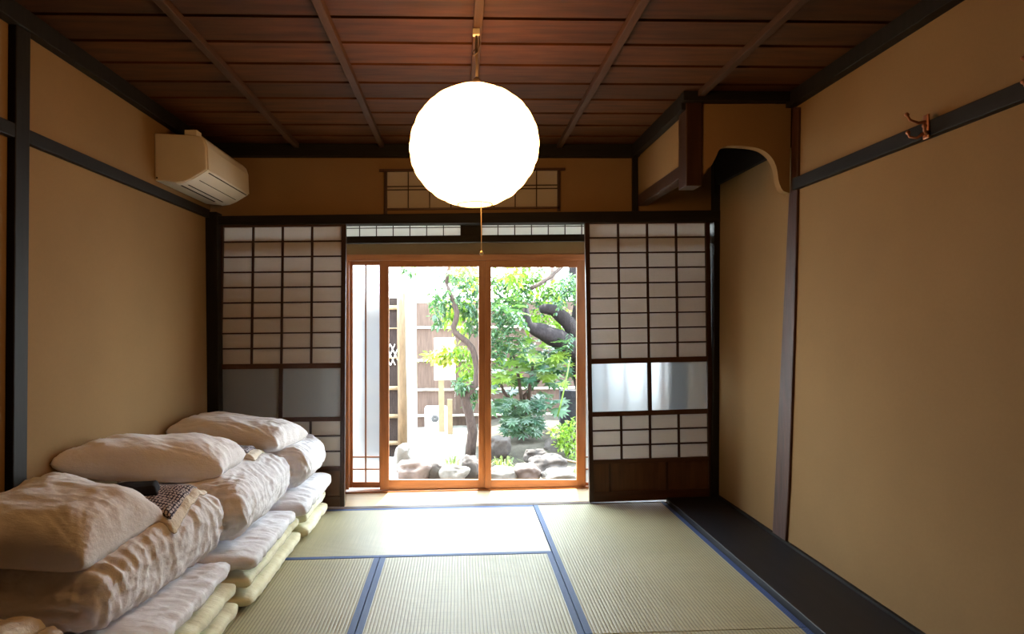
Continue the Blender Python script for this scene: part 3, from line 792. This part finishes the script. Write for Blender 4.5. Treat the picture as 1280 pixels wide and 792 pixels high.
draped('folded_robe', 'yukata', 'printed robe on the crumpled towel at the bottom left corner', 'robe',
       [(-1.62, 1.55, .3), (-1.37, 1.55, .3), (-1.37, 1.975, .3), (-1.62, 2.00, .3)], [t4], .012, 8, group='folded printed robes')
# ------------------------------------------------------------------ the garden
GZ = -.35
g = G(); nx, ny = 70, 60
def gz(x, y):
    z = GZ+.05*fbm(Vector((x*.6, y*.6, 2)), 3)+.012*fbm(Vector((x*3, y*3, 5)), 3)
    if x > .2: z += .14*min(1, max(0, (y-7.2)/.5))*min(1, (x-.2)/.5)
    return z
for j in range(ny+1):
    for i in range(nx+1):
        x, y = -5+10*i/nx, 4.97+9*j/ny
        g.v.append(Vector((x, y, gz(x, y))))
g.f = [(j*(nx+1)+i, j*(nx+1)+i+1, (j+1)*(nx+1)+i+1, (j+1)*(nx+1)+i) for j in range(ny) for i in range(nx)]
struct(g.build('ground', 'soil', smooth=True), 'sandy garden ground beyond the doors, tinted sunny left and shaded right', 'ground')

def rock(label, x0, y0, x1, y1, Y, mat, seed, sx=1, flat=.9, deep=.8):
    a, b = atY(x0, y1, Y), atY(x1, y0, Y); c = (a+b)/2
    w, h = (b.x-a.x)/2, (b.z-a.z)/2
    vs, fs = softgrid((14, 14, 14)); g = G(); g.f = fs
    for v in vs:
        s = (abs(v.x)**2.5+abs(v.y)**2.5+abs(v.z)**2.5)**(-1/2.5); q = v*s
        n1 = 1.04+.34*noise.noise(q*1.3+Vector((seed*7, 0, 0)))+.09*noise.noise(q*3.1+Vector((0, seed*3, 0)))+.04*noise.noise(q*8)
        cell = noise.cell(q*1.6+Vector((seed, 0, 0)))*.05
        q = q*(n1+cell)
        g.v.append(Vector((c.x+q.x*w*1.02, Y+w*deep+q.y*w*deep, c.z+q.z*h*1.05)))
    zmin = min(p.z for p in g.v); gg = gz(c.x, Y+w*deep)-.03
    if zmin > gg:                                   # bed the stone into the ground
        for p in g.v:
            if p.z < c.z: p.z = c.z-(c.z-p.z)*(c.z-gg)/(c.z-zmin)
    tag(g.build('garden_rock', mat, smooth=True), label, 'rock', 'rocks edging the garden bed')
rock('tall pale rock at the foot of the tan post', 494, 558, 513, 590, 6.75, 'pale_rock', 1)
rock('long pinkish rock in the front row, left under the tan post', 497, 578, 537, 602, 6.35, 'pink_rock', 2)
rock('small dark rock in the front row, second from the left', 535, 581, 555, 602, 6.4, 'rock', 3)
rock('blocky pale rock in the front row left of the thin trunk', 552, 584, 583, 606, 6.3, 'pale_rock', 4)
rock('grey rock leaning beside the foot of the thin trunk', 578, 573, 600, 603, 6.45, 'rock', 5)
rock('flat grey stone at the left foot of the right glass door', 606, 587, 644, 603, 6.25, 'pale_rock', 6)
rock('pointed pinkish rock in the middle of the right glass door', 643, 581, 673, 606, 6.3, 'pink_rock', 7)
rock('large dark rock in the right glass door', 660, 575, 712, 600, 6.7, 'rock', 8)
rock('flat pale stone at the bottom right of the right glass door', 680, 591, 722, 606, 6.2, 'pale_rock', 9)
rock('square grey block behind the grass tuft in the right door', 612, 547, 638, 566, 7.3, 'rock', 10)
rock('small grey rock below the leafy shrub', 657, 563, 683, 578, 7.1, 'rock', 11)
rock('dark rock half hidden by the low bush', 684, 548, 722, 574, 7.5, 'rock', 12)

# fences, posts, little things
YFN = 10.0
t = thing('board_fence', 'pinkish brown board fence with bamboo rails across the back of the garden', 'fence', (atY(600, 400, YFN).x, YFN, GZ))
g = G(); x = atY(511, 400, YFN).x; xe = atY(760, 400, YFN).x; zt = atY(560, 377, YFN).z
while x < xe: g.box(x, x+.1755, YFN+random.uniform(0, .006), YFN+.02, GZ-.15, zt+random.uniform(-.01, .01)); x += .176
g.build('board_panel', 'fence_wood', t)
for yy in (409, 450, 486.5, 519):
    z = atY(560, yy, YFN-.03).z; x0 = atY(511, yy, YFN).x
    G().tube([(x0+(xe-x0)*k/12, YFN-.03, z+.004*math.sin(k*2)) for k in range(13)], .019, 10).build('bamboo_rail', 'pale_post', t, smooth=True)
YS = 7.75
t = thing('brushwood_screen', 'dark brushwood screen with bamboo rails at the left of the garden', 'fence', tuple(atY(485, 565, YS)))
a, b = atY(440, 565, YS), atY(500, 372, YS)
G().box(a.x, b.x, YS, YS+.04, GZ-.1, b.z).build('brush_panel', 'brush', t)
for yy in (384.5, 410, 447, 484.5, 519.5, 553):
    z = atY(490, yy, YS).z; r = .026 if yy not in (410, 447) else .009
    G().tube([(a.x+(b.x-a.x)*k/6, YS-.02, z) for k in range(7)], r, 10).build('bamboo_rail', 'bamboo', t, smooth=True)
g = G()
for k in range(5):
    p = atY(476+k*6, 430, YS-.015); q = atY(488+k*6, 456, YS-.015)
    if q.x < b.x: g.tube([p, q], .006, 6); g.tube([(q.x, YS-.02, p.z), (p.x, YS-.02, q.z)], .006, 6)
g.build('lattice_tie', 'white_paint', t)
p = atY(501.5, 400, 7.6)
g = G().tube([(p.x, 7.6, GZ-.1), (p.x+.006, 7.6, .4), (p.x, 7.6, 1.0), (p.x+.004, 7.6, atY(501, 366, 7.6).z)], [.056, .054, .05, .05], 14, True, .06, 3)
tag(g.build('fence_post', 'tan_post', smooth=True), 'round tan log post at the end of the brushwood screen', 'post')
a, b = atY(507.5, 530, 8.2), atY(519.5, 364, 8.2)
tag(G().box(a.x, b.x, 8.2, 8.3, GZ-.1, b.z).build('gate_post', 'pale_post', bevel=.006), 'broad bleached pale post right of the tan log post', 'post')
a, b = atY(543, 475, 9.5), atY(569, 422, 9.5)
t = thing('notice_board', 'blank white board on a pale stake in front of the fence', 'board', ((a.x+b.x)/2, 9.5, GZ))
G().box(a.x, b.x, 9.5, 9.525, a.z, b.z).build('panel', 'white_paint', t, bevel=.004)
a, b = atY(548.5, 530, 9.53), atY(555, 474, 9.53)
G().box(a.x, b.x, 9.53, 9.57, GZ-.08, b.z+.2).build('stake', 'bamboo', t)
a, b = atY(559.5, 530, 9.3), atY(565.5, 499, 9.3)
tag(G().box(a.x, b.x, 9.3, 9.37, GZ-.08, b.z).build('garden_stake', 'bamboo', bevel=.004), 'short pale stake right of the small white box', 'stake')
a, b = atY(531, 530, 9.75), atY(559, 508, 9.75)
t = thing('outdoor_unit', 'small white box with a round grille on the garden ground', 'outdoor unit', ((a.x+b.x)/2, 9.82, gz(a.x, 9.8)))
G().box(a.x, b.x, 9.75, 9.92, gz(a.x, 9.8)-.02, b.z).build('casing', 'white_paint', t, bevel=.03)
c = atY(543.5, 523, 9.74)
for r in (.05, .034, .018):
    G().tube([c+Vector((r*math.cos(k*PI/12), 0, r*math.sin(k*PI/12))) for k in range(25)], .006, 6, False).build('grille_ring', 'grey_stone', t, smooth=True)
G().box(a.x+.01, b.x-.01, 9.744, 9.75, b.z-.08, b.z-.072).build('panel_seam', 'grey_stone', t)
a, b = atY(700, 540, 8.6), atY(724, 488, 8.6)
tag(G().prism([(a.x, 8.6, GZ-.1), (b.x+.05, 8.6, GZ-.1), (b.x+.05, 8.6, b.z), (a.x+.01, 8.6, b.z+.01)], (0, .12, 0)).build('stone_slab', 'grey_stone', bevel=.012), 'upright grey stone slab behind the low bush at the right', 'stone')

# plants
R3 = random.Random(5)
def rv(): return Vector((R3.uniform(-1, 1), R3.uniform(-1, 1), R3.uniform(-1, 1)))
def leaf6(g, p, d, up, L, W):
    d = d.normalized(); s = d.cross(up)
    if s.length < .05: s = d.cross(Vector((1, 0, 0)))
    s.normalize(); n = s.cross(d)
    o = len(g.v); f = .16*W
    g.v += [p, p+d*L*.3+s*W*.5+n*f, p+d*L*.68+s*W*.42+n*f-n*L*.03, p+d*L-n*L*.10, p+d*L*.68-s*W*.42+n*f-n*L*.03, p+d*L*.3-s*W*.5+n*f]
    g.f += [(o, o+3, o+2, o+1), (o, o+5, o+4, o+3)]
def palmate(g, p, d, up, L):
    d = d.normalized(); s = d.cross(up)
    if s.length < .05: s = Vector((1, 0, 0))
    s.normalize(); n = s.cross(d); o = len(g.v); g.v.append(p)
    ks = 15
    for k in range(ks):
        a = (k/(ks-1)-.5)*4.3; r = L*(1-.22*abs(a)/2.1) if k % 2 else L*.50
        if k in (0, ks-1): r = L*.3
        g.v.append(p+d*(math.cos(a)*r)+s*(math.sin(a)*r)-n*(.22*r*r/L)+n*.02*(k % 2))
    for k in range(1, ks): g.f.append((o, o+k, o+k+1))
def cloud(g, c, rad, n, L, W=.4, droop=.5):
    c = Vector(c)
    for _ in range(n):
        q = rv()
        while q.length > 1: q = rv()
        p = c+Vector((q.x*rad[0], q.y*rad[1], q.z*rad[2]))
        d = (q*.5+rv()*.9+Vector((0, 0, -droop)))
        l = L*R3.uniform(.6, 1.25); leaf6(g, p, d, (Vector((0, 0, 1))+rv()*.5), l, l*W)
def sprays(g, c, rad, n, m, L, W=.35):
    """feathery sprays: m paired leaflets along a drooping rachis"""
    c = Vector(c)
    for _ in range(n):
        q = rv()
        while q.length > 1: q = rv()
        p = c+Vector((q.x*rad[0], q.y*rad[1], q.z*rad[2])); d = (rv()+Vector((0, 0, -.25))).normalized()
        s = d.cross(Vector((0, 0, 1))+rv()*.2).normalized()
        for k in range(m):
            pk = p+d*L*.55*k-Vector((0, 0, .012*k*k*L*4))
            for sg in (-1, 1): leaf6(g, pk, s*sg+d*.6+Vector((0, 0, -.3)), Vector((0, 0, 1)), L*R3.uniform(.8, 1.1), L*W)
def P(x, y, Y): return atY(x, y, Y)
def ppath(pts): return [P(*p) for p in pts]

t = thing('garden_tree', 'slender tree with a kinked bare trunk behind the left glass door', 'tree', tuple(P(587, 572, 7.7)))
b0 = P(587, 572, 7.7); b0.z = gz(b0.x, 7.7)-.05
pts = [b0]+ppath([(588.5, 556, 7.7), (591, 540, 7.7), (588, 522, 7.7), (583, 505, 7.7), (581, 494, 7.7), (588, 487, 7.7), (596, 477, 7.7), (596.5, 462, 7.7), (594, 446, 7.7), (590, 435, 7.7), (582, 426, 7.7), (569, 416, 7.7), (566.5, 409, 7.7), (570, 400, 7.7), (571, 390, 7.7), (567, 377, 7.7), (563, 367, 7.7), (558, 354, 7.7)])
G().tube(pts, [.070, .060, .056, .055, .056, .055, .05, .046, .043, .041, .039, .037, .036, .036, .034, .032, .029, .026, .02], 14, True, .22, 1).build('trunk', 'bark', t, smooth=True)
G().tube(ppath([(583, 500, 7.7), (577, 489, 7.7), (573, 483, 7.66)]), [.06, .048, .034], 12, True, .2, 2).build('stub', 'bark', t, smooth=True)
G().tube(ppath([(558, 354, 7.7), (561, 335, 7.75), (572, 310, 7.8), (585, 280, 7.9)]), [.022, .02, .017, .012], 8, True, .1).build('branch', 'bark', t, smooth=True)
g = G()
for x, y, Y, r, n in ((560, 372, 7.9, (.16, .3, .15), 60), (548, 390, 7.9, (.10, .2, .2), 45), (585, 372, 8.1, (.16, .3, .26), 110), (592, 400, 8.2, (.1, .2, .2), 60), (575, 345, 8.0, (.2, .3, .12), 70), (541, 371, 7.9, (.08, .2, .1), 18), (555, 340, 7.8, (.15, .3, .08), 14), (510, 338, 7.6, (.13, .2, .04), 22), (575, 482, 7.6, (.10, .12, .07), 40), (590, 490, 7.8, (.1, .1, .2), 40)):
    cloud(g, P(x, y, Y), r, n*2, .085, .45)
g.build('foliage', 'leaf_blue', t)
g = G()
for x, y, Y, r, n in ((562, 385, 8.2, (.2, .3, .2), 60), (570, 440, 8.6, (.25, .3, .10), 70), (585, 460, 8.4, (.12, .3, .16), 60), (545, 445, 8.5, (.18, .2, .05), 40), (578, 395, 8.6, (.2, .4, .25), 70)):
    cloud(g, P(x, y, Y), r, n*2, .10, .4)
g.build('sun_tinted_foliage', 'leaf_bright', t)
g = G()
for x, y, Y, r, n in ((583, 342, 8.6, (.24, .4, .13), 90), (592, 360, 8.7, (.15, .3, .1), 40), (555, 447, 8.4, (.2, .2, .06), 40)):
    cloud(g, P(x, y, Y), r, n*2, .10, .45)
g.build('yellow_foliage', 'leaf_yellow', t)

t = thing('gnarled_tree', 'old tree with thick dark limbs reaching in from the right', 'tree', tuple(P(742, 560, 8.2)))
b0 = P(742, 560, 8.2); b0.z = gz(b0.x, 8.2)-.06
G().tube([b0]+ppath([(741, 500, 8.2), (734, 460, 8.2), (728, 436, 8.15), (726, 410, 8.2), (729, 380, 8.3), (722, 345, 8.4), (716, 310, 8.5), (705, 260, 8.6)]), [.24, .2, .19, .18, .14, .12, .11, .09, .06], 16, True, .25, 4).build('trunk', 'dark_bark', t, smooth=True)
G().tube(ppath([(734, 446, 8.1), (722, 438, 8.05), (708, 430, 8.0), (697, 423, 7.95), (688, 418, 7.9), (678, 414, 7.9), (668, 411, 7.9), (661, 406, 7.9), (658, 396, 7.9), (657, 386, 7.95)]), [.17, .14, .125, .12, .11, .10, .082, .06, .048, .036], 14, True, .3, 5).build('limb', 'dark_bark', t, smooth=True)
G().tube(ppath([(728, 430, 8.2), (720, 417, 8.15), (711, 404, 8.1), (702, 394, 8.05), (692, 387, 8.05), (682, 385, 8.0), (676, 386, 7.98)]), [.13, .115, .10, .088, .078, .066, .05], 14, True, .3, 6).build('limb', 'dark_bark', t, smooth=True)
G().tube(ppath([(664.5, 360, 7.9), (672, 356, 7.95), (682, 350, 8.0), (691, 343, 8.1), (700, 335, 8.2), (712, 322, 8.4)]), [.030, .027, .026, .026, .026, .03], 10, True, .2, 7).build('branch', 'bark', t, smooth=True)
g = G()
for x, y, Y, r, n in ((622, 352, 8.0, (.18, .3, .16), 30), (628, 385, 7.8, (.22, .3, .18), 40), (640, 392, 7.6, (.14, .3, .14), 22), (655, 370, 8.5, (.2, .3, .2), 26), (620, 430, 7.9, (.12, .3, .2), 26), (640, 425, 7.8, (.14, .2, .14), 22), (712, 365, 7.9, (.12, .3, .16), 20), (690, 362, 8.6, (.2, .3, .14), 22), (715, 350, 7.8, (.12, .3, .12), 18), (714, 425, 7.7, (.06, .2, .12), 9), (616, 398, 8.2, (.1, .3, .3), 26), (668, 345, 8.6, (.4, .4, .12), 24)):
    sprays(g, P(x, y, Y), r, n, 5, .075, .42)
g.build('foliage', 'leaf_blue', t)
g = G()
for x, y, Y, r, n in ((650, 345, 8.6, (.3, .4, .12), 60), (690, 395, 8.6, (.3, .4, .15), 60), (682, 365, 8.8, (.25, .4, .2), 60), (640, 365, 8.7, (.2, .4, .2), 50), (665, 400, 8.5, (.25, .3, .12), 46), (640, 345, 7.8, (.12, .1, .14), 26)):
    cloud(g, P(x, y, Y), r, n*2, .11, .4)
g.build('sun_tinted_foliage', 'leaf_bright', t)
g = G()
for k in range(26):
    x = R3.uniform(.55, 4.0); y = R3.uniform(7.2, 9.5); z = R3.uniform(2.5, 3.5)
    cloud(g, (x, y, z), (.42, .42, .25), 46, .13, .45)
g.build('crown', 'leaf_blue', t)

t = thing('leafy_shrub', 'broad leaved shrub with large bright green leaves in the right glass door', 'shrub', tuple(P(652, 547, 8.1)))
b0 = P(652, 547, 8.1); b0.z = gz(b0.x, 8.1)-.03
stems = [[(652, 500, 8.1), (648, 470, 8.0), (641, 440, 8.0)], [(660, 505, 8.1), (663, 475, 8.1), (668, 445, 8.1)], [(655, 495, 8.1), (678, 470, 8.2), (690, 448, 8.2)], [(645, 510, 8.1), (630, 490, 8.1), (622, 470, 8.1)]]
for s in stems: G().tube([b0]+ppath(s), [.03, .024, .02, .012], 8, True, .15).build('stem', 'bark', t, smooth=True)
g, g2, g3 = G(), G(), G()
for (x, y, n, rx, rz) in ((640, 440, 22, .24, .14), (668, 437, 26, .26, .13), (690, 445, 18, .2, .14), (650, 465, 26, .3, .13), (680, 470, 20, .26, .14), (622, 470, 16, .15, .15), (628, 500, 18, .2, .12), (690, 500, 14, .18, .12), (710, 455, 12, .14, .22)):
    for _ in range(n):
        q = rv(); p = P(x, y, 8.1)+Vector((q.x*rx, q.y*.4, q.z*rz))
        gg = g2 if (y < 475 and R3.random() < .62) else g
        palmate(gg, p, Vector((q.x, -.6+.5*q.y, -.35+.4*q.z)), Vector((0, -.3, 1))+rv()*.35, R3.uniform(.10, .18))
for _ in range(150):
    q = rv(); p = P(652+q.x*24, 520+q.z*22, 8.0+q.y*.25); palmate(g3, p, Vector((q.x, -.7, -.6)), Vector((0, -.4, 1))+rv()*.3, R3.uniform(.07, .13))
g.build('foliage', 'leaf_blue', t); g2.build('sun_tinted_foliage', 'leaf_bright', t); g3.build('lower_foliage', 'leaf_blue', t)

t = thing('low_bush', 'low pale green bush at the bottom right of the right glass door', 'bush', tuple(P(708, 575, 7.4)))
b0 = P(712, 580, 7.4)
for k in range(4): G().tube([(b0.x, 7.4, gz(b0.x, 7.4)-.03), P(696+k*9, 545-4*k, 7.4)], [.012, .006], 6).build('stem', 'bark', t)
g = G()
for x, y, rx, rz, n in ((700, 540, .12, .07, 120), (712, 548, .12, .12, 160), (716, 568, .08, .08, 90), (704, 556, .1, .06, 70), (716, 530, .09, .06, 60)): cloud(g, P(x, y, 7.3), (rx, .2, rz), n, .055, .5, .1)
g.build('foliage', 'leaf_bright', t)

def tuft(label, x, y, Y, n, h, w):
    b = P(x, y, Y); b.z = gz(b.x, Y)-.02; g = G()
    for _ in range(n):
        a = R3.uniform(0, 2*PI); r = R3.uniform(.2, 1)*w; hh = h*R3.uniform(.6, 1.1)
        p0 = b+Vector((math.cos(a)*.04, math.sin(a)*.04, 0)); d = Vector((math.cos(a)*r, math.sin(a)*r, 0)); s = Vector((-math.sin(a), math.cos(a), 0))*.006
        m = p0+d*.45+Vector((0, 0, hh)); e = p0+d+Vector((0, 0, hh*.75)); o = len(g.v)
        g.v += [p0-s, p0+s, m+s*.8, m-s*.8, e]; g.f += [(o, o+1, o+2, o+3), (o+3, o+2, o+4)]
    tag(g.build('grass_tuft', 'grass'), label, 'grass tuft', 'grass tufts in the garden')
tuft('spiky grass tuft left of the thin tree trunk', 566, 580, 7.0, 80, .14, .26)
tuft('spiky grass tuft right of the door meeting stiles', 630, 580, 6.9, 70, .16, .24)
tuft('sparse grass tuft below the low bush at the far right', 716, 588, 6.6, 40, .10, .2)
G2 = G().tube(ppath([(697, 520, 7.6), (701, 505, 7.6), (707, 478, 7.6), (713, 446, 7.6)]), [.010, .010, .009, .008], 8)
tag(G2.build('bamboo_cane', 'leaf_bright', smooth=True), 'thin green cane leaning up in front of the grey slab', 'cane')
G3 = G().tube([P(694, 572, 6.9), P(722, 578, 6.8)], .012, 8)
tag(G3.build('bamboo_pole', 'bamboo', smooth=True), 'pale bamboo pole lying on the ground at the right', 'pole')

def bgtree(label, x, Y, cl, mat, seed):
    b = P(x, 520, Y); b.z = GZ-.1
    t = thing('background_tree', label, 'tree', tuple(b), 'trees beyond the board fence')
    top = P(x, 330, Y)
    G().tube([b, b.lerp(top, .5)+Vector((.05, 0, 0)), top], [.09, .07, .04], 10, True, .2, seed).build('trunk', 'bark', t, smooth=True)
    g = G()
    for cx_, cy_, rx, rz, n in cl: cloud(g, P(cx_, cy_, Y), (rx, .6, rz), n, .15, .45)
    g.build('foliage', mat, t)
bgtree('green tree behind the fence at the middle of the doors', 603, 11.5, [(592, 392, .4, .25, 90), (612, 345, .4, .2, 60), (622, 405, .4, .25, 100)], 'leaf_bright', 1)
bgtree('green tree behind the fence at the right of the doors', 690, 12.0, [(660, 380, .5, .3, 110), (700, 352, .5, .3, 100), (720, 405, .5, .35, 140), (745, 365, .4, .4, 120)], 'leaf_blue', 2)

# ------------------------------------------------------------------ light
w = bpy.data.worlds.new('sky'); S.world = w; w.use_nodes = True
nt = w.node_tree; nt.nodes.clear()
out = nt.nodes.new('ShaderNodeOutputWorld'); bg = nt.nodes.new('ShaderNodeBackground')
tc = nt.nodes.new('ShaderNodeTexCoord'); sp = nt.nodes.new('ShaderNodeSeparateXYZ'); rp = nt.nodes.new('ShaderNodeValToRGB')
nt.links.new(tc.outputs['Generated'], sp.inputs[0]); nt.links.new(sp.outputs['Z'], rp.inputs[0])
rp.color_ramp.elements[0].color = (.92, .965, 1, 1); rp.color_ramp.elements[1].color = (.68, .84, 1, 1)
nt.links.new(rp.outputs[0], bg.inputs[0]); bg.inputs[1].default_value = SKY
nt.links.new(bg.outputs[0], out.inputs[0])
ld = bpy.data.lights.new('sun', 'SUN'); ld.energy = SUN; ld.angle = .01; ld.color = (1, .95, .86)
lo = bpy.data.objects.new('sun', ld); C.objects.link(lo)
lo.rotation_euler = Vector(SUNDIR).to_track_quat('-Z', 'Y').to_euler()
lo.location = (-4, 9, 8)

S.view_settings.view_transform = 'Standard'
S.view_settings.look = 'None'
S.view_settings.exposure = EXPO
S.view_settings.gamma = 1
S.view_settings.use_curve_mapping = False
S.cycles.max_bounces = 14
S.cycles.diffuse_bounces = 6
S.cycles.transparent_max_bounces = 16
S.cycles.transmission_bounces = 10
S.cycles.sample_clamp_indirect = 6
S.cycles.caustics_reflective = False
S.cycles.use_denoising = True
for o in bpy.data.objects:
    if 'o' in o: del o['o']
